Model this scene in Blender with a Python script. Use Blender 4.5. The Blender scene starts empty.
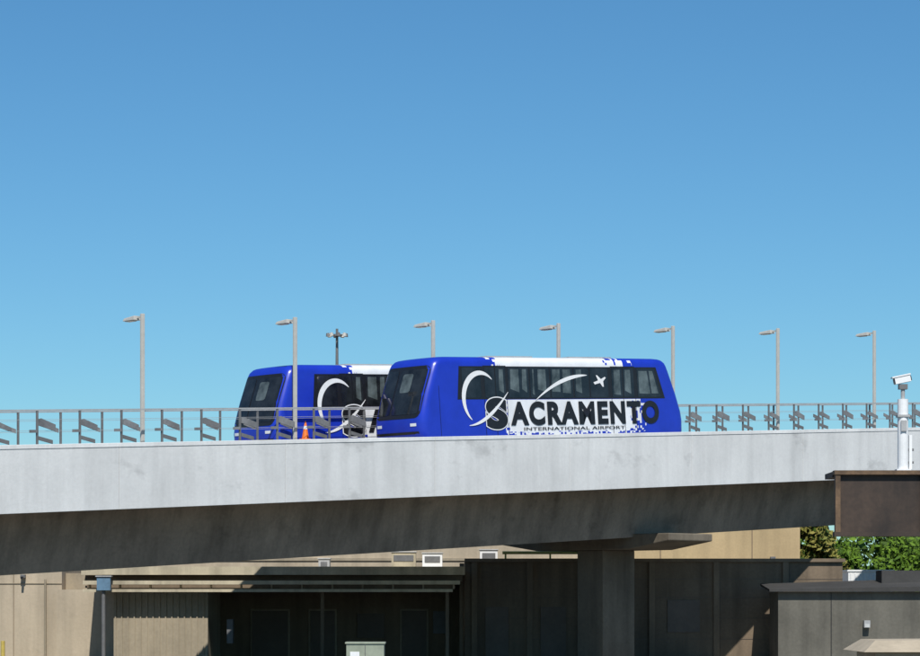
import bpy, math, random, bmesh
from mathutils import Vector, Matrix
random.seed(7)
scene=bpy.context.scene
D=bpy.data
# ---------------------------------------------------------------- materials
def newmat(name):
    m=D.materials.new(name); m.use_nodes=True
    nt=m.node_tree; b=nt.nodes['Principled BSDF']
    return m,nt,b
def N(nt,t,**k):
    n=nt.nodes.new(t)
    for a,v in k.items(): setattr(n,a,v)
    return n
def math_(nt,op,a,b=None,clamp=False):
    n=N(nt,'ShaderNodeMath',operation=op); n.use_clamp=clamp
    for i,x in enumerate([a,b]):
        if x is None: continue
        if isinstance(x,(int,float)): n.inputs[i].default_value=x
        else: nt.links.new(x,n.inputs[i])
    return n.outputs[0]
def ramp(nt,x,a,b,c=0.0,d=1.0):
    n=N(nt,'ShaderNodeMapRange'); n.clamp=True
    nt.links.new(x,n.inputs[0])
    for i,v in zip((1,2,3,4),(a,b,c,d)): n.inputs[i].default_value=v
    return n.outputs[0]
def mix(nt,f,a,b):
    n=N(nt,'ShaderNodeMix',data_type='RGBA')
    if isinstance(f,(int,float)): n.inputs[0].default_value=f
    else: nt.links.new(f,n.inputs[0])
    for i,x in ((6,a),(7,b)):
        if isinstance(x,tuple): n.inputs[i].default_value=(*x,1) if len(x)==3 else x
        else: nt.links.new(x,n.inputs[i])
    return n.outputs[2]
def noise(nt,scale,stretch=(1,1,1),detail=6,rough=.6):
    tc=N(nt,'ShaderNodeTexCoord'); mp=N(nt,'ShaderNodeMapping'); mp.inputs['Scale'].default_value=stretch
    nt.links.new(tc.outputs['Object'],mp.inputs[0])
    n=N(nt,'ShaderNodeTexNoise'); n.inputs['Scale'].default_value=scale; n.inputs['Detail'].default_value=detail
    n.inputs['Roughness'].default_value=rough
    nt.links.new(mp.outputs[0],n.inputs['Vector'])
    return n.outputs['Fac']
def surf(name,col,var=.25,scale=.6,rough=.85,streak=0,metal=0,bump=0,fine=8,stain=0):
    m,nt,b=newmat(name)
    a=ramp(nt,noise(nt,scale),.3,.7,1-var,1+var*.4)
    f=ramp(nt,noise(nt,fine),.3,.7,1-var*.4,1+var*.25)
    v=math_(nt,'MULTIPLY',a,f)
    if streak:
        s=ramp(nt,noise(nt,1.6,(1,1,.08)),.42,.68,1,1-streak)
        v=math_(nt,'MULTIPLY',v,s)
    if stain:
        s=ramp(nt,noise(nt,.28,(1,1,1.6),5,.7),.57,.66,1,1-stain)
        v=math_(nt,'MULTIPLY',v,s)
    c=N(nt,'ShaderNodeVectorMath',operation='SCALE'); c.inputs[0].default_value=col
    nt.links.new(v,c.inputs['Scale']); nt.links.new(c.outputs[0],b.inputs['Base Color'])
    b.inputs['Roughness'].default_value=rough; b.inputs['Metallic'].default_value=metal
    if bump:
        bn=N(nt,'ShaderNodeBump'); bn.inputs['Distance'].default_value=.02; bn.inputs['Strength'].default_value=bump
        nt.links.new(noise(nt,12),bn.inputs['Height']); nt.links.new(bn.outputs[0],b.inputs['Normal'])
    return m
concrete=surf('concrete_fascia',(.67,.67,.65),.12,.35,.9,.13,bump=.25,stain=.2)
concrete_cap=surf('concrete_cap',(.74,.74,.72),.14,.5,.9,.10,bump=.2)
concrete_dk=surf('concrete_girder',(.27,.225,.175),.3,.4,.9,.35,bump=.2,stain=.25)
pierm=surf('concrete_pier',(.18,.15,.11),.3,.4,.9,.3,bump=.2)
deckm=surf('deck_concrete',(.35,.34,.32),.25)
galv=surf('galvanised_steel',(.42,.42,.41),.15,2,.55,metal=.2)
darksteel=surf('grey_painted_steel',(.15,.15,.15),.2,2,.6)
platem=surf('bracket_plate',(.20,.20,.20),.4,.8,.6)
lampm=surf('lamp_paint',(.50,.48,.43),.1,2,.5)
white=surf('white_paint',(.80,.80,.79),.08,2,.45)
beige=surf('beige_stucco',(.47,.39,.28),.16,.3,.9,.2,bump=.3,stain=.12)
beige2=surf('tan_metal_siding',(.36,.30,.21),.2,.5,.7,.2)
tan=surf('tan_stucco',(.50,.37,.20),.2,.3,.9,.15)
tanfascia=surf('tan_fascia',(.54,.47,.33),.22,.8,.7,.3)
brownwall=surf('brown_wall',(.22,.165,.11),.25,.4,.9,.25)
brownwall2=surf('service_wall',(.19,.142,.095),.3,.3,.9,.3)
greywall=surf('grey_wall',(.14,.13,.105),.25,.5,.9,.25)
darkroof=surf('dark_roof',(.05,.048,.045),.3,.8)
doorm=surf('door_paint',(.13,.10,.075),.2,1,.6)
rust=surf('brown_steel',(.055,.034,.022),.55,.9,.65,.4)
rustl=surf('rust_edge',(.14,.085,.045),.5,2,.75)
cabin=surf('cabinet_paint',(.30,.33,.25),.15,2,.5)
bluebox=surf('blue_grey_paint',(.12,.22,.32),.2,2,.5)
yellow=surf('yellow_paint',(.55,.42,.10),.2,2,.5)
orange=surf('orange_plastic',(.75,.17,.02),.1,2,.5)
groundm=surf('ground_asphalt',(.19,.175,.15),.3,.15,.95)
barkm=surf('bark',(.12,.08,.05),.4,5,.95)
black=surf('black_paint',(.012,.012,.014),.2,3,.4)
rubber=surf('rubber',(.02,.02,.02),.2,3,.9)
def glassm(name,col,r=.06,var=.5):
    m,nt,b=newmat(name)
    n=ramp(nt,noise(nt,1.4),.35,.65,0,1)
    c=mix(nt,n,tuple(x*(1-var) for x in col),tuple(x*(1+var) for x in col))
    nt.links.new(c,b.inputs['Base Color']); b.inputs['Roughness'].default_value=r
    return m
glassd=glassm('tinted_glass',(.016,.019,.022))
glassl=glassm('tinted_glass_painted_light',(.085,.105,.105),.1,.6)  # opaque lighter tint: light seen through the cabin is painted into the colour
lens=glassm('lamp_lens',(.5,.5,.48),.2,.1)
def leafm(name,c1,c2):
    m,nt,b=newmat(name)
    n=ramp(nt,noise(nt,1.3,detail=3),.35,.65)
    nt.links.new(mix(nt,n,c1,c2),b.inputs['Base Color']); b.inputs['Roughness'].default_value=.6
    b.inputs['Specular IOR Level'].default_value=.2
    return m
leafg=leafm('foliage_green',(.055,.11,.010),(.13,.22,.02))
leafd=leafm('foliage_dark',(.025,.05,.008),(.06,.10,.015))
leafy=leafm('foliage_yellow',(.14,.15,.03),(.27,.23,.06))
def livery():
    m,nt,b=newmat('bus_livery')
    tc=N(nt,'ShaderNodeTexCoord'); s=N(nt,'ShaderNodeSeparateXYZ'); nt.links.new(tc.outputs['Object'],s.inputs[0])
    x,z=s.outputs[0],s.outputs[2]
    x=math_(nt,'SUBTRACT',x,.4)
    cell=.10
    cx=math_(nt,'FLOOR',math_(nt,'DIVIDE',x,cell)); cz=math_(nt,'FLOOR',math_(nt,'DIVIDE',z,cell))
    cb=N(nt,'ShaderNodeCombineXYZ'); nt.links.new(cx,cb.inputs[0]); nt.links.new(cz,cb.inputs[2])
    wn=N(nt,'ShaderNodeTexWhiteNoise'); nt.links.new(cb.outputs[0],wn.inputs['Vector'])
    lx=math_(nt,'MINIMUM',ramp(nt,x,3.95,4.2),ramp(nt,x,10.6,12.0,1.05,0))
    lz=ramp(nt,z,.36,.56,.05,1.05)
    low=math_(nt,'MULTIPLY',math_(nt,'MULTIPLY',lx,lz),math_(nt,'LESS_THAN',z,1.76))
    ux=math_(nt,'MINIMUM',ramp(nt,x,3.1,3.9,0,1.02),ramp(nt,x,9.2,11.2,1.05,0))
    up=math_(nt,'MULTIPLY',ux,math_(nt,'GREATER_THAN',z,2.95))
    p=math_(nt,'MAXIMUM',low,up)
    mk=math_(nt,'LESS_THAN',wn.outputs['Value'],p)
    dirt=ramp(nt,noise(nt,1.2),.3,.7,.84,1.05)
    c=mix(nt,mk,(.013,.038,.44),(.80,.81,.82))
    sc=N(nt,'ShaderNodeVectorMath',operation='SCALE'); nt.links.new(c,sc.inputs[0]); nt.links.new(dirt,sc.inputs['Scale'])
    nt.links.new(sc.outputs[0],b.inputs['Base Color'])
    b.inputs['Roughness'].default_value=.28
    return m
blue=livery()
# ---------------------------------------------------------------- mesh builder
gs=.0585; dx,dy=.7362,.6767
def G(u,v,z): return (-14.37+dx*u-dy*v, 78.1+dy*u+dx*v, 7.44+gs*u+z)
class MB:
    def __init__(s,name,xf=None): s.n=name; s.v=[];s.f=[];s.fm=[];s.mats=[];s.xf=xf
    def mi(s,m):
        if m not in s.mats: s.mats.append(m)
        return s.mats.index(m)
    def add(s,vs,fs,m):
        o=len(s.v); s.v+=[s.xf(*p) if s.xf else tuple(p) for p in vs]
        k=s.mi(m)
        for f in fs: s.f.append([i+o for i in f]); s.fm.append(k)
    def box(s,x0,x1,y0,y1,z0,z1,m):
        s.add([(x0,y0,z0),(x1,y0,z0),(x1,y1,z0),(x0,y1,z0),(x0,y0,z1),(x1,y0,z1),(x1,y1,z1),(x0,y1,z1)],
              [(0,3,2,1),(4,5,6,7),(0,1,5,4),(1,2,6,5),(2,3,7,6),(3,0,4,7)],m)
    def prism(s,prof,x0,x1,m):
        n=len(prof); vs=[(x0,y,z) for y,z in prof]+[(x1,y,z) for y,z in prof]
        fs=[(i,(i+1)%n,(i+1)%n+n,i+n) for i in range(n)]+[tuple(range(n))[::-1],tuple(range(n,2*n))]
        s.add(vs,fs,m)
    def plate(s,poly,y0,y1,m):
        n=len(poly); vs=[(x,y0,z) for x,z in poly]+[(x,y1,z) for x,z in poly]
        fs=[(i,(i+1)%n,(i+1)%n+n,i+n) for i in range(n)]+[tuple(range(n))[::-1],tuple(range(n,2*n))]
        s.add(vs,fs,m)
    def cyl(s,p0,p1,r0,r1,m,n=12):
        p0=Vector(p0);p1=Vector(p1); a=(p1-p0).normalized()
        t=a.orthogonal().normalized(); b=a.cross(t)
        vs=[]
        for p,r in ((p0,r0),(p1,r1)):
            for i in range(n):
                q=2*math.pi*i/n; vs.append(tuple(p+(t*math.cos(q)+b*math.sin(q))*r))
        fs=[(i,(i+1)%n,(i+1)%n+n,i+n) for i in range(n)]+[tuple(range(n))[::-1],tuple(range(n,2*n))]
        s.add(vs,fs,m)
    def build(s,parent=None,smooth=False,bevel=0):
        me=D.meshes.new(s.n); me.from_pydata(s.v,[],s.f); 
        for m in s.mats: me.materials.append(m)
        me.polygons.foreach_set('material_index',s.fm)
        if smooth: me.polygons.foreach_set('use_smooth',[True]*len(s.f))
        me.update()
        bm=bmesh.new(); bm.from_mesh(me); bmesh.ops.recalc_face_normals(bm,faces=bm.faces); bm.to_mesh(me); bm.free()
        o=D.objects.new(s.n,me); scene.collection.objects.link(o)
        if parent: o.parent=parent
        if bevel:
            b=o.modifiers.new('b','BEVEL'); b.width=bevel; b.segments=2; b.limit_method='ANGLE'
        return o
def empty(name,mat=None):
    e=D.objects.new(name,None); scene.collection.objects.link(e)
    if mat: e.matrix_world=mat
    return e
# ---------------------------------------------------------------- ground
g=MB('ground'); S=6000
g.add([(-S,-S,0),(S,-S,0),(S,S,0),(-S,S,0)],[(0,1,2,3)],groundm); g.build()
# ---------------------------------------------------------------- guideway
U0,U1=-30,92
gw=empty('elevated_guideway')
m=MB('deck',G)
m.box(U0,U1,.32,10.68,-1.9,-.5,deckm)
for v in (1.9,3.6,6.5,8.2): m.box(U0,U1,v,v+.5,-.499,-.32,deckm)
m.build(gw)
m=MB('fascia',G)
u=U0; seg=6.9
while u<U1:
    e=min(u+seg-.012,U1)
    m.box(u,e,0,.3,-2.16,-.14,concrete)
    m.box(u,e,10.7,11,-2.16,-.14,concrete)
    m.box(u,e,-.02,.34,-.138,0,concrete_cap)
    m.box(u,e,10.66,11.035,-.138,0,concrete_cap)
    u+=seg
m.build(gw,bevel=.01)
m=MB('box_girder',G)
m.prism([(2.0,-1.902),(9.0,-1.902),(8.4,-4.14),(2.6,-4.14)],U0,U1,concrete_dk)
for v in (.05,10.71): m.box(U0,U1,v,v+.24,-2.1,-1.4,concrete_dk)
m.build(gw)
for i,pu in enumerate((-1.3,32.7,66.7)):
    def P(x,y,z,pu=pu):
        b=G(x,y,0); return (b[0],b[1],z)
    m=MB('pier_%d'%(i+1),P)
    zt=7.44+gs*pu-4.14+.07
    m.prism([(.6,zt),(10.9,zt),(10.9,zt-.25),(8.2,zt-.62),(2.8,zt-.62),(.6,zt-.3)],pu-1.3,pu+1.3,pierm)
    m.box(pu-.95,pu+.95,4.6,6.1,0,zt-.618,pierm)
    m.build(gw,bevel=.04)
m=MB('walkway',G)
m.box(U0,U1,4.72,6.0,-.02,.15,galv)
u=U0
while u<U1: m.box(u,u+.2,5.2,5.5,-.499,-.021,deckm); u+=3.45
m.build(gw)
m=MB('walkway_railing',G)
rr=random.Random(3)
u=9.6-1.725*23
while u<U1:
    for v in (4.75,5.93):
        m.box(u,u+.075,v,v+.05,.15,1.30,darksteel)
    v=4.70; j=rr.uniform(-.05,.05); q=rr.uniform(-.06,.06)
    m.plate([(u+.07,.98+j),(u+.16,1.0+j),(u+.74+q,.78+j),(u+.74+q,.60),(u+.07,.80)],v,v+.04,platem)
    m.plate([(u+.07,.44),(u+.62,.30),(u+.62,.17),(u+.07,.31)],v,v+.04,darksteel)
    m.plate([(u-.30,.66),(u-.01,.66),(u-.01,.56),(u-.30,.56)],v,v+.04,platem)
    v=5.99
    m.plate([(u-.55,.92),(u-.02,.74),(u-.02,.60),(u-.55,.78)],v,v+.04,platem)
    u+=1.725
for v in (4.75,5.93):
    m.box(U0,U1,v-.01,v+.06,1.302,1.35,galv)
    for z in (.62,1.0): m.box(U0,U1,v+.018,v+.030,z,z+.012,galv)
m.build(gw)
# ---------------------------------------------------------------- lamps
def lamp(u,v):
    R=G(u,v,.15); e=empty('street_lamp',Matrix.Translation(R)@Matrix.Rotation(math.atan2(dy,dx),4,'Z'))
    m=MB('pole'); h=4.58
    m.box(-.14,.14,-.14,.14,0,.03,galv)
    m.box(-.07,.07,-.055,.055,.03,h,lampm); m.build(e,bevel=.015)
    m=MB('arm'); m.box(-.03,.03,.06,.4,h-.14,h-.08,lampm); m.build(e)
    m=MB('head')
    m.add([(-.16,.3,h-.2),(.16,.3,h-.2),(.16,1.0,h-.2),(-.16,1.0,h-.2),(-.14,.32,h-.05),(.14,.32,h-.05),(.12,.95,h-.1),(-.12,.95,h-.1)],
          [(0,3,2,1),(4,5,6,7),(0,1,5,4),(1,2,6,5),(2,3,7,6),(3,0,4,7)],lampm)
    m.box(-.11,.11,.5,.93,h-.225,h-.202,lens)
    m.build(e,bevel=.01)
for i in range(-2,9): lamp(9.2+6.9*i,5.34)
e=empty('high_mast_light',Matrix.Translation((-9.84,200,0)))
m=MB('pole'); m.cyl((0,0,0),(0,0,24.3),.28,.10,darksteel,12); m.build(e)
m=MB('luminaires')
m.cyl((0,0,23.7),(0,0,23.85),.40,.40,darksteel,16)
for i in range(8):
    a=2*math.pi*i/8+.2; c,s_=math.cos(a),math.sin(a)
    m.cyl((c*.3,s_*.3,23.78),(c*.72,s_*.72,23.8),.04,.04,darksteel,6)
    m.cyl((c*.72,s_*.72,23.68),(c*.76,s_*.76,23.94),.18,.11,lampm if i%2 else darksteel,10)
m.build(e)
# ---------------------------------------------------------------- bus
L=14.55; SX=.4
def W(z): return 1.42-.03*(z-.2)
def interp(tab,z):
    for (a,b),(c,d) in zip(tab,tab[1:]):
        if z<=c: return b+(d-b)*max(0,(z-a))/(c-a)
    return tab[-1][1]
XF=[(.2,.18),(.45,.03),(.9,0),(1.25,.05),(2.0,.30),(3.05,.74),(3.2,.82),(3.32,.94),(3.38,1.1),(3.42,1.6)]
WI=[(.2,0),(3.08,0),(3.2,.02),(3.3,.07),(3.36,.15),(3.39,.26),(3.42,.6)]
def bow(y,w,r=.30):
    t=abs(y)-(w-r); c=0
    if t>0: c=r-math.sqrt(max(0,r*r-t*t))
    return .12*(y/w)**2+c
def bus_meshes():
    out={}
    zs=[.2,.3,.45,.65,.9,1.25,1.6,2.0,2.4,2.75,3.05,3.12,3.2,3.26,3.32,3.36,3.39,3.42]
    m=MB('body'); rings=[]
    ny=28
    for z in zs:
        w=W(z)-interp(WI,z); xf=interp(XF,z)
        ys=[w*math.sin(math.pi/2*(-1+2*i/ny)) for i in range(ny+1)]
        front=[(xf+bow(y,w),y) for y in ys]
        back=[(L-xf-bow(y,w),y) for y in reversed(ys)]
        x0=front[-1][0]; x1=back[0][0]
        sideF=[(x0+(x1-x0)*i/12,w) for i in range(1,12)]
        sideN=[(x1+(x0-x1)*i/12,-w) for i in range(1,12)]
        rings.append([(x,y,z) for x,y in front+sideF+back+sideN])
    n=len(rings[0]); vs=[p for r in rings for p in r]; fs=[]
    for k in range(len(rings)-1):
        for i in range(n): fs.append((k*n+i,k*n+(i+1)%n,(k+1)*n+(i+1)%n,(k+1)*n+i))
    fs.append(tuple(range(n))[::-1]); fs.append(tuple(range((len(rings)-1)*n,len(rings)*n)))
    m.add(vs,fs,blue)
    out['body']=(m,True)
    def side(m,poly,off,mat,sides=(-1,1)):
        for sg in sides:
            m.add([(x+SX,sg*(W(z)+off),z) for x,z in poly],[tuple(range(len(poly)))],mat)
    def rect(x0,x1,z0,z1,r=.0):
        if r==0: return [(x0,z0),(x1,z0),(x1,z1),(x0,z1)]
        p=[]
        for cx,cz,a0 in ((x1-r,z1-r,0),(x0+r,z1-r,90),(x0+r,z0+r,180),(x1-r,z0+r,270)):
            for k in range(5):
                a=math.radians(a0+k*22.5); p.append((cx+r*math.cos(a),cz+r*math.sin(a)))
        return p
    m=MB('side_windows')
    side(m,[(1.55,1.78),(12.95,1.78),(12.5,3.03),(1.7,3.03)],.006,black)
    # tall panes: (x0,x1, zones painted lighter for light from the far windows)
    panes=[(1.82,2.78,[]),(2.98,3.50,[]),(3.56,4.06,[(.3,.8)]),(4.22,5.30,[(.08,.52),(.66,.9)]),(5.38,6.42,[(.1,.2),(.38,.82)]),
           (6.50,7.70,[(.04,.42),(.52,.9)]),(7.78,8.60,[(.1,.5)]),(8.68,9.68,[]),(9.9,10.5,[(.15,.8)]),(10.56,11.16,[(.12,.7)])]
    rn=random.Random(5)
    for a,b,zones in panes:
        side(m,rect(a,b,1.84,2.98,.06),.012,glassd)
        w_=b-a
        for q,e in zones:
            zb=1.92+rn.uniform(0,.14)
            side(m,[(a+q*w_,zb+rn.uniform(0,.15)),(a+e*w_,zb),(a+e*w_,2.92),(a+q*w_+.04,2.92)],.015,glassl)
    side(m,[(11.36,1.84),(12.72,1.84),(12.36,2.98),(11.36,2.98)],.012,glassd)
    side(m,[(11.45,1.98),(12.1,1.96),(11.95,2.88),(11.45,2.88)],.015,glassl)
    side(m,[(12.17,1.98),(12.57,1.98),(12.28,2.88),(12.06,2.88)],.015,glassl)
    for a,b in ((2.92,4.1),(9.84,11.22)):
        for x in (a,(a+b)/2-.012,b):
            side(m,rect(x,x+.022,.38,1.78),.010,black)
        side(m,rect(a,b+.022,3.035,3.055),.010,black)
    side(m,rect(.62,.638,.36,2.3),.008,black)
    side(m,rect(.8,12.9,.22,.34),.006,black)
    out['side_windows']=(m,False)
    m=MB('windshield')
    for flip in (0,1):
        for Y,za,zb,off,mat,ycen in ((1.22,1.12,3.08,.008,black,0),(.70,1.28,2.95,.018,glassd,-.42),(.36,1.28,2.95,.018,glassd,.74),(.28,2.1,2.8,.024,glassl,-.2)):
            nb,na=16,16; zc=(za+zb)/2; H=(zb-za)/2; rc=.24 if ycen==0 else .1
            vs=[];fs=[]
            for j in range(nb+1):
                z=zc-H*math.cos(math.pi*j/nb); t=max(0,abs(z-zc)-(H-rc)); ye=Y-rc+math.sqrt(max(0,rc*rc-t*t))
                for i in range(na+1):
                    y=ycen+ye*(-1+2*i/na)
                    x=interp(XF,z)+bow(y,W(z))-off
                    vs.append((L-x if flip else x,y,z))
            for j in range(nb):
                for i in range(na):
                    a=j*(na+1)+i; fs.append((a,a+1,a+na+2,a+na+1))
            m.add(vs,fs,mat)
        for Y,za,zb,off,mat,yc in ((1.2,.24,.62,.03,black,0),(.15,.82,.93,.012,white,-.95),(.15,.82,.93,.012,white,.95)):
            vs=[];fs=[]
            for j in range(2):
                z=(za,zb)[j]
                for i in range(11):
                    y=yc+Y*(-1+2*i/10); x=interp(XF,z)+bow(y,W(z))-off
                    vs.append((L-x if flip else x,y,z))
            for i in range(10): fs.append((i,i+1,i+12,i+11))
            m.add(vs,fs,mat)
    out['windshield']=(m,False)
    m=MB('swoosh_graphics')
    def strip(pts,wd,off,mat):
        vs=[];n=len(pts)
        for i,(x,z) in enumerate(pts):
            a=pts[max(0,i-1)]; b=pts[min(n-1,i+1)]; tx,tz=b[0]-a[0],b[1]-a[1]; l=math.hypot(tx,tz)
            h=wd(i/(n-1))/2; nx,nz=-tz/l*h,tx/l*h
            for q in (1,-1): 
                zz=z+q*nz; vs.append((x+q*nx+SX,-(W(zz)+off),zz))
        m.add(vs,[(2*i,2*i+1,2*i+3,2*i+2) for i in range(n-1)],mat)
    arc=[(2.75+.90*math.cos(math.radians(a)),1.80+.98*math.sin(math.radians(a))) for a in range(48,236,6)]
    strip(arc,lambda t:.02+.20*math.sin(math.pi*t)**.8,.022,white)
    # lower sweep crossing through the initial
    arc=[(2.05+t*2.1,.80+1.25*t**1.8) for t in [i/20 for i in range(21)]]
    strip(arc,lambda t:.02+.12*math.sin(math.pi*t),.034,white)
    arc=[(5.6+t*2.9,1.72+.98*(1-(1-t)**2)) for t in [i/20 for i in range(21)]]
    strip(arc,lambda t:.02+.13*math.sin(math.pi*(1-t)**.8),.022,white)
    pl=[(8.85,2.42),(9.12,2.5),(9.0,2.7),(9.08,2.7),(9.28,2.55),(9.5,2.64),(9.56,2.6),(9.4,2.47),(9.42,2.25),(9.35,2.25),(9.22,2.4),(8.92,2.34)]
    m.add([(x+SX,-(W(z)+.022),z) for x,z in pl],[tuple(range(len(pl)))],white)
    out['swoosh_graphics']=(m,False)
    m=MB('wheels_and_bogies')
    for x in (2.8,11.7):
        for y in (-1.15,1.15):
            m.cyl((x,y-.16,.45),(x,y+.16,.45),.44,.44,rubber,24)
            m.cyl((x,y-.17,.45),(x,y+.17,.45),.2,.2,galv,16)
        m.box(x-.5,x+.5,-.95,.95,.3,.55,black)
    m.box(1.2,13.3,-1.2,1.2,.14,.24,black)
    out['wheels_and_bogies']=(m,False)
    m=MB('roof_equipment')
    m.box(4.2,6.6,-.7,.7,3.40,3.47,galv); m.box(8.6,11,-.7,.7,3.40,3.47,galv)
    out['roof_equipment']=(m,False)
    return out
parts=bus_meshes()
def text_mesh(body,w,h,x0,z0,off,mat,bold,sp=1.02):
    c=D.curves.new('lettering','FONT'); c.body=body; c.size=1; c.offset=bold; c.space_character=sp
    o=D.objects.new('tmp',c); scene.collection.objects.link(o)
    dg=bpy.context.evaluated_depsgraph_get(); me=D.meshes.new_from_object(o.evaluated_get(dg))
    D.objects.remove(o)
    xs=[v.co.x for v in me.vertices]; ys=[v.co.y for v in me.vertices]
    a,b,c1,d=min(xs),max(xs),min(ys),max(ys)
    for v in me.vertices:
        x=x0+SX+(v.co.x-a)/(b-a)*w; z=z0+(v.co.y-c1)/(d-c1)*h
        v.co=(x,-(W(z)+off),z)
    me.materials.clear(); me.materials.append(mat)
    for p in me.polygons: p.material_index=0
    return me
texts=[('lettering',text_mesh('ACRAMENTO',8.3,.92,4.22,.77,.026,black,.052,1.2)),
       ('lettering_initial',text_mesh('S',1.12,1.2,2.95,.64,.028,black,.07)),
       ('lettering_initial_outline',text_mesh('S',1.2,1.28,2.91,.60,.024,white,.085)),
       ('small_lettering',text_mesh('INTERNATIONAL AIRPORT',5.6,.12,4.9,.58,.026,black,.01)),
       ]
bmesh_objs=None
def bus(u,vc):
    R=Vector(G(u,vc,-.35))
    rot=Matrix.Rotation(math.atan2(dy,dx),4,'Z')@Matrix.Rotation(-math.atan(gs),4,'Y')
    e=empty('airport_shuttle_bus',Matrix.Translation(R)@rot)
    global bmesh_objs
    if bmesh_objs is None:
        bmesh_objs=[]
        for k,(m,sm) in parts.items():
            o=m.build(e,smooth=sm)
            if sm:
                for p in o.data.polygons:
                    if len(p.vertices)>4: p.use_smooth=False
            bmesh_objs.append((k,o.data))
        for k,me in texts:
            o=D.objects.new(k,me); scene.collection.objects.link(o); o.parent=e; bmesh_objs.append((k,me))
    else:
        for k,me in bmesh_objs:
            o=D.objects.new(k,me); scene.collection.objects.link(o); o.parent=e
bus(19.05,3.0)
bus(15.85,7.6)
R=G(16.4,5.1,.15)
m=MB('traffic_cone',lambda x,y,z:(R[0]+x,R[1]+y,R[2]+z))
m.box(-.2,.2,-.2,.2,0,.04,orange); m.cyl((0,0,.04),(0,0,.4),.14,.08,orange); m.cyl((0,0,.401),(0,0,.52),.08,.06,white); m.cyl((0,0,.521),(0,0,.7),.06,.025,orange); m.build()
# ---------------------------------------------------------------- right brown steel structure + camera post
m=MB('steel_platform')
x0,x1=10.48,24
m.box(x0,x1,69.9,70.0,4.5,6.1,rust)
m.box(x0-.03,x1,69.75,70.15,6.102,6.22,rustl)
m.box(x0-.03,x1,69.75,70.15,4.38,4.498,rust)
m.box(x0+.001,x0+.14,69.78,69.898,4.5,6.1,rustl)
x=x0+2.4
while x<x1: m.box(x,x+.03,69.77,69.898,4.5,6.1,rust); x+=2.4
m.box(x0-.03,x1,70.16,71.6,6.05,6.2,rust)
m.box(x0+.3,x1,71.3,71.4,4.5,6.04,rust)
for xx in (16,23): 
    for yy in (69.85,71.2): m.box(xx,xx+.25,yy,yy+.25,0,4.378,rust)
m.build()
e=empty('security_camera_post',Matrix.Translation((12.4,70.0,6.22)))
m=MB('post'); m.box(-.2,.2,-.2,.2,0,.04,white); m.cyl((0,0,.04),(0,0,2.0),.15,.15,white,20); m.cyl((0,0,2.0),(0,0,2.35),.06,.06,galv,10)
m.box(.17,.25,-.05,.05,.04,1.0,white); m.box(.1,.3,-.04,.04,.55,.62,darksteel); m.box(.1,.3,-.04,.04,.2,.26,darksteel)
m.box(-.17,.17,-.17,.17,1.5,1.56,galv); m.box(-.08,.08,-.2,-.151,1.1,1.4,galv); m.build(e)
m=MB('camera_housing')
m.box(-.12,.12,-.1,.1,2.28,2.42,darksteel)
rt=Matrix.Rotation(math.radians(-12),4,'Y')
m.xf=lambda x,y,z:tuple(rt@Vector((x,y,z-2.55))+Vector((0,0,2.55)))
m.box(-.24,.2,-.13,.13,2.46,2.64,white); m.box(-.30,.22,-.15,.15,2.642,2.68,white); m.box(.201,.23,-.1,.1,2.48,2.62,black); m.box(-.26,-.241,-.1,.1,2.48,2.62,black)
m.build(e)
# ---------------------------------------------------------------- buildings
m=MB('terminal_building')
m.box(-45,-17.2,108,121,0,5.6,beige)
m.box(-45.1,-17.1,107.9,121.1,5.602,5.75,tanfascia)
m.box(-45,-17.2,107.96,107.998,3.3,3.34,beige2)
for x in (-19.3,-23.5,-27): m.box(x,x+.03,107.985,107.999,0,5.6,brownwall)
m.box(-18.95,-18.75,107.7,107.998,3.55,3.7,darksteel); m.box(-18.9,-18.8,107.5,107.699,3.5,3.62,black)
m.cyl((-17.9,107.9,0),(-17.9,107.9,3.5),.05,.05,beige2,8)
m.box(-20.2,-19.9,107.85,107.998,.1,.5,darksteel)
m.cyl((-19.6,107.2,0),(-19.6,107.2,.85),.09,.09,yellow,10)
m.build(bevel=.01)
m=MB('loading_dock_building')
m.box(-17.19,-11.0,109,121,0,3.77,beige2)
m.box(-14.35,-10.45,103.6,108.99,0,3.0,beige2)
m.box(-17.3,-14.36,107.2,108.98,0,3.05,beige)
x=-14.3
while x<-10.5: m.box(x,x+.05,103.55,103.598,0,2.92,beige2); x+=.26
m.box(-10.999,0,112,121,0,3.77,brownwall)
for a,b in ((-9.3,-7.7),(-6.7,-5.6),(-2.6,-1.5)):
    m.box(a-.08,b+.08,111.93,111.998,0,2.2,beige2); m.box(a,b,111.88,111.929,0,2.12,doorm)
m.box(-4.6,-3.4,111.9,111.998,.9,2.0,doorm); m.box(-1.2,-.6,111.8,111.998,1.1,2.1,darksteel)
m.box(-9.7,-9.45,104.0,104.5,.8,1.8,darksteel)
m.box(-15.6,.2,103.2,121,3.78,3.86,tanfascia)
m.box(-15.6,.2,102.95,103.198,3.64,3.98,tanfascia)
m.add([(-15.5,103.19,3.40),(.1,103.19,3.40),(.1,103.45,3.63),(-15.5,103.45,3.63),(-15.5,103.25,3.36),(.1,103.25,3.36),(.1,103.5,3.6),(-15.5,103.5,3.6)],[(0,1,2,3),(4,5,6,7),(0,1,5,4),(2,3,7,6)],brownwall)
m.box(-15.5,0,102.75,103.0,3.24,3.40,tanfascia)
m.box(-15.4,-.3,103.25,103.35,3.04,3.235,brownwall)
m.box(-15.5,-.3,102.70,102.95,2.93,3.05,tanfascia)
m.box(-15.5,-.2,103.4,112,3.10,3.2,brownwall)
x=-15.3
while x<-.2: m.box(x,x+.07,102.98,103.24,3.052,3.237,beige2); x+=1.25
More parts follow.
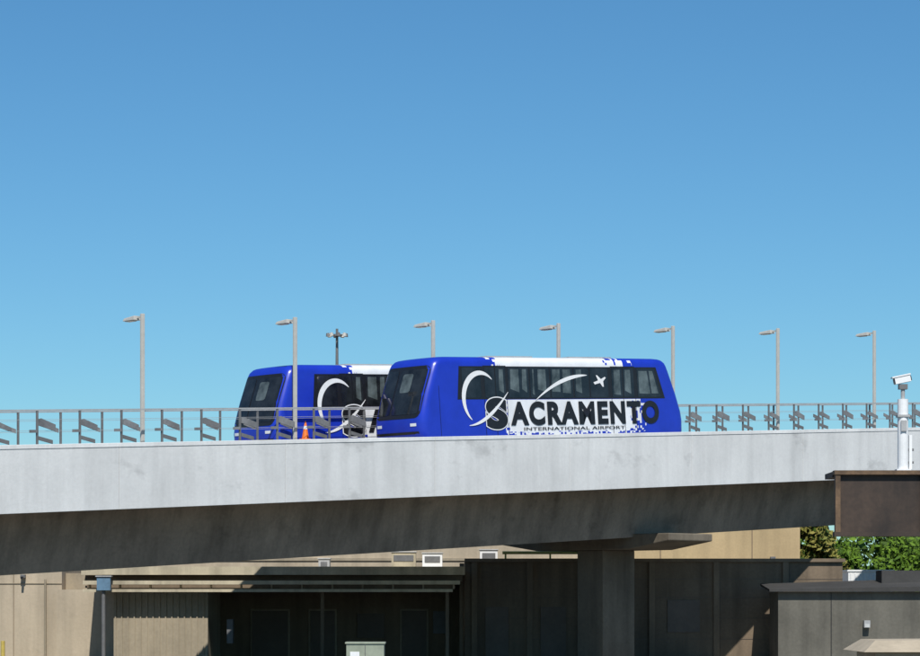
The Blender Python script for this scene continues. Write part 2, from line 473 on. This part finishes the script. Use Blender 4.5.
for x in (-5.8,-.6): m.box(x,x+.14,104,104.14,0,3.1,brownwall2)
m.build()
m=MB('electrical_box'); m.box(-14.85,-14.3,102.2,102.55,3.0,3.55,bluebox); m.cyl((-14.6,102.4,0),(-14.6,102.4,3.0),.08,.08,darksteel,10); m.box(-14.9,-14.25,102.15,102.59,3.551,3.6,galv); m.build()
m=MB('transformer_cabinet'); m.box(-3.62,-2.42,79.6,80.5,.12,1.2,cabin); m.box(-3.7,-2.34,79.5,80.6,0,.118,deckm); m.box(-3.66,-2.38,79.56,80.54,1.202,1.26,cabin); m.box(-3.03,-3.01,79.57,79.598,.14,1.18,darksteel)
m.box(-2.95,-2.9,79.55,79.598,.6,.75,black); m.box(-3.5,-3.2,79.575,79.598,.8,.95,white); m.build(bevel=.008)
m=MB('service_building')
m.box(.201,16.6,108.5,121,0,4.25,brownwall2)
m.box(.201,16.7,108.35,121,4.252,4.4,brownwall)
for x in (.5,2.9,5.2,8.2,11,14): m.box(x,x+.25,108.38,108.498,0,4.25,brownwall)
for a,b in ((1.1,2.1),(3.5,4.6)):
    m.box(a,b,108.44,108.498,0,2.3,doorm)
m.box(9,10.4,108.45,108.498,1.2,2.6,doorm)
for z in (.9,1.8,2.7,3.5): m.box(.201,16.6,108.485,108.4975,z,z+.02,doorm)
m.box(-.02,.18,108.7,109,0,4.2,brownwall)
m.build()
for (a,b,z0,z1,mt) in ((-3.1,-2.0,3.87,4.75,tanfascia),(-1.7,-.8,3.87,4.7,white),(.9,1.7,4.41,4.85,white),(-6.4,-5.9,3.87,4.45,galv)):
    m=MB('rooftop_unit'); m.box(a,b,113,114,z0,z1,mt); m.box(a-.04,b+.04,112.95,114.05,z1+.002,z1+.05,galv)
    m.box(a+.1,b-.1,112.97,112.998,z1-.4,z1-.12,darksteel); m.build(bevel=.01)
m=MB('gas_pipe'); m.cyl((1.9,112,4.72),(6.2,112,4.72),.07,.07,yellow,10)
for x in (2,4,6): m.box(x,x+.08,111.96,112.04,4.4,4.66,yellow)
m.build()
m=MB('back_terminal_building'); m.box(-44,8,124,140,0,6.2,beige); m.box(-44.1,8.1,123.9,140.1,6.202,6.4,tanfascia)
m.box(-44,8,123.93,123.998,4.55,4.68,beige2)
x=-40
while x<7: m.box(x,x+1.6,123.95,123.998,2.4,4.1,brownwall); x+=4.3
m.build()
m=MB('tan_building'); m.box(6,20.4,150,165,0,7.4,tan); m.box(5.9,20.5,149.9,165.1,7.402,7.6,tanfascia)
m.box(12,12.05,149.97,149.998,0,7.4,brownwall);m.box(17.5,17.55,149.97,149.998,0,7.4,brownwall); m.box(18.6,18.9,149.7,149.998,4.9,5.2,darksteel); m.build()
m=MB('maintenance_shed')
m.box(13.3,30,104.5,107.4,0,2.95,greywall)
m.add([(12.9,104.2,2.952),(30,104.2,2.952),(30,107.4,3.45),(12.9,107.4,3.2),(12.9,104.2,3.05),(30,104.2,3.35),(30,107.4,3.85),(12.9,107.4,3.3)],[(0,3,2,1),(4,5,6,7),(0,1,5,4),(1,2,6,5),(2,3,7,6),(3,0,4,7)],darkroof)
m.box(15.5,15.53,104.48,104.498,0,2.9,black); m.box(19.5,19.53,104.48,104.498,0,2.9,black)
m.box(17.8,22,105.5,107,3.3,3.85,darkroof)
m.build()
m=MB('wall_light'); m.box(16.85,17.1,104.2,104.498,1.45,1.75,galv); m.box(16.88,17.07,104.18,104.198,1.46,1.6,lens); m.build()
m=MB('storage_container'); m.box(20.5,22.9,132,134.5,0,4.1,white); m.box(20.45,22.95,131.95,134.55,4.102,4.2,white)
x=20.6
while x<22.8: m.box(x,x+.08,131.96,131.998,.1,4.0,white); x+=.25
m.build()
m=MB('utility_shed'); m.box(10.0,16,60.2,63,0,1.35,beige2)
m.add([(9.7,60,1.35),(16.3,60,1.352),(16.3,63.3,1.352),(9.7,63.3,1.352),(10.1,60.8,1.62),(16.3,60.8,1.66),(16.3,63,1.66),(10.1,63,1.62)],[(0,3,2,1),(4,5,6,7),(0,1,5,4),(1,2,6,5),(2,3,7,6),(3,0,4,7)],beige); m.build()
# ---------------------------------------------------------------- trees
def clumpy(m,rnd,clumps,n,leaf,mats):
    for i in range(n):
        c,cr=rnd.choice(clumps)
        d=Vector((rnd.gauss(0,1),rnd.gauss(0,1),rnd.gauss(0,.8))).normalized()*cr*rnd.random()**.4
        p=Vector(c)+d; s=leaf*rnd.uniform(.6,1.3)
        t=Vector((rnd.gauss(0,1),rnd.gauss(0,1),rnd.gauss(0,1))).normalized(); b=t.orthogonal().normalized()
        k=mats[0] if rnd.random()<.75 else mats[1]
        m.add([p-t*s,p+b*s*.5,p+t*s,p-b*s*.5],[(0,1,2,3)],k)
def tree(name,x,y,h,rad,mats,n=5000,z0=.2,leaf=.2):
    rnd=random.Random(int(x*100+y))
    m=MB(name)
    m.cyl((x,y,0),(x+.1,y,h*.45),.2,.13,barkm,9)
    clumps=[]
    for i in range(34):
        a=rnd.uniform(0,6.28); r=rad*math.sqrt(rnd.random())*.85; q=rnd.random(); z=h*(z0+(1-z0)*(.05+q*.85))
        r*=math.sin(math.pi*min(.95,max(.2,q*.6+.35)))
        c=(x+r*math.cos(a),y+r*math.sin(a),z); clumps.append((c,rad*rnd.uniform(.22,.40)))
        if i<9: m.cyl((x+.08,y,h*rnd.uniform(.25,.45)),c,.07,.02,barkm,6)
    clumpy(m,rnd,clumps,n,leaf,mats)
    return m.build()
tree('broadleaf_tree',27.3,152,6.1,3.8,(leafg,leafd),13000)
tree('broadleaf_tree',32.5,155,6.8,3.6,(leafg,leafd),8000)
tree('broadleaf_tree',22.1,156,8.0,2.2,(leafy,leafd),8000,leaf=.24)
tree('broadleaf_tree',24.2,160,6.4,2.8,(leafg,leafd),10000)
tree('broadleaf_tree',29.6,163,6.4,3.4,(leafg,leafd),9000)
tree('broadleaf_tree',38,158,7,3.6,(leafg,leafd),4000)
rnd=random.Random(11); m=MB('distant_tree_line'); cl=[]
for i in range(260):
    x=rnd.uniform(18,80); cl.append(((x,235+rnd.uniform(-4,4),rnd.uniform(.5,8.2)+1.0*math.sin(x*.35)),rnd.uniform(1.5,2.6)))
clumpy(m,rnd,cl,26000,.5,(leafd,leafg)); m.build()
# ---------------------------------------------------------------- light
sd=Vector((.10,-.995,0)).normalized(); el=math.radians(50)
sv=Vector((sd.x*math.cos(el),sd.y*math.cos(el),math.sin(el)))
l=D.lights.new('sun','SUN'); l.energy=4.7; l.angle=math.radians(.53); l.color=(1,.965,.91)
o=D.objects.new('sun',l); scene.collection.objects.link(o); o.rotation_euler=sv.to_track_quat('Z','Y').to_euler(); o.location=(0,0,50)
w=D.worlds.new('World'); scene.world=w; w.use_nodes=True; nt=w.node_tree
bg=nt.nodes['Background']; sk=N(nt,'ShaderNodeTexSky'); sk.sky_type='NISHITA'; sk.sun_disc=False
sk.sun_elevation=el; sk.sun_rotation=math.atan2(sd.x,sd.y); sk.air_density=1.0; sk.dust_density=.2; sk.ozone_density=3.0; sk.altitude=0
tint=N(nt,'ShaderNodeVectorMath',operation='MULTIPLY'); tint.inputs[1].default_value=(.57,.86,1.0)
nt.links.new(sk.outputs[0],tint.inputs[0])
hs=N(nt,'ShaderNodeHueSaturation'); hs.inputs['Saturation'].default_value=1.06
nt.links.new(tint.outputs[0],hs.inputs['Color']); nt.links.new(hs.outputs[0],bg.inputs[0]); bg.inputs[1].default_value=.10
# ---------------------------------------------------------------- camera
c=D.cameras.new('camera'); c.lens=2500/920*36; c.sensor_width=36; c.shift_y=272/920; c.clip_end=20000; c.clip_start=.5
o=D.objects.new('camera',c); scene.collection.objects.link(o); o.location=(0,0,2.6); o.rotation_euler=(math.radians(90),0,0)
scene.camera=o
scene.view_settings.view_transform='Standard'; scene.view_settings.look='None'; scene.view_settings.exposure=0
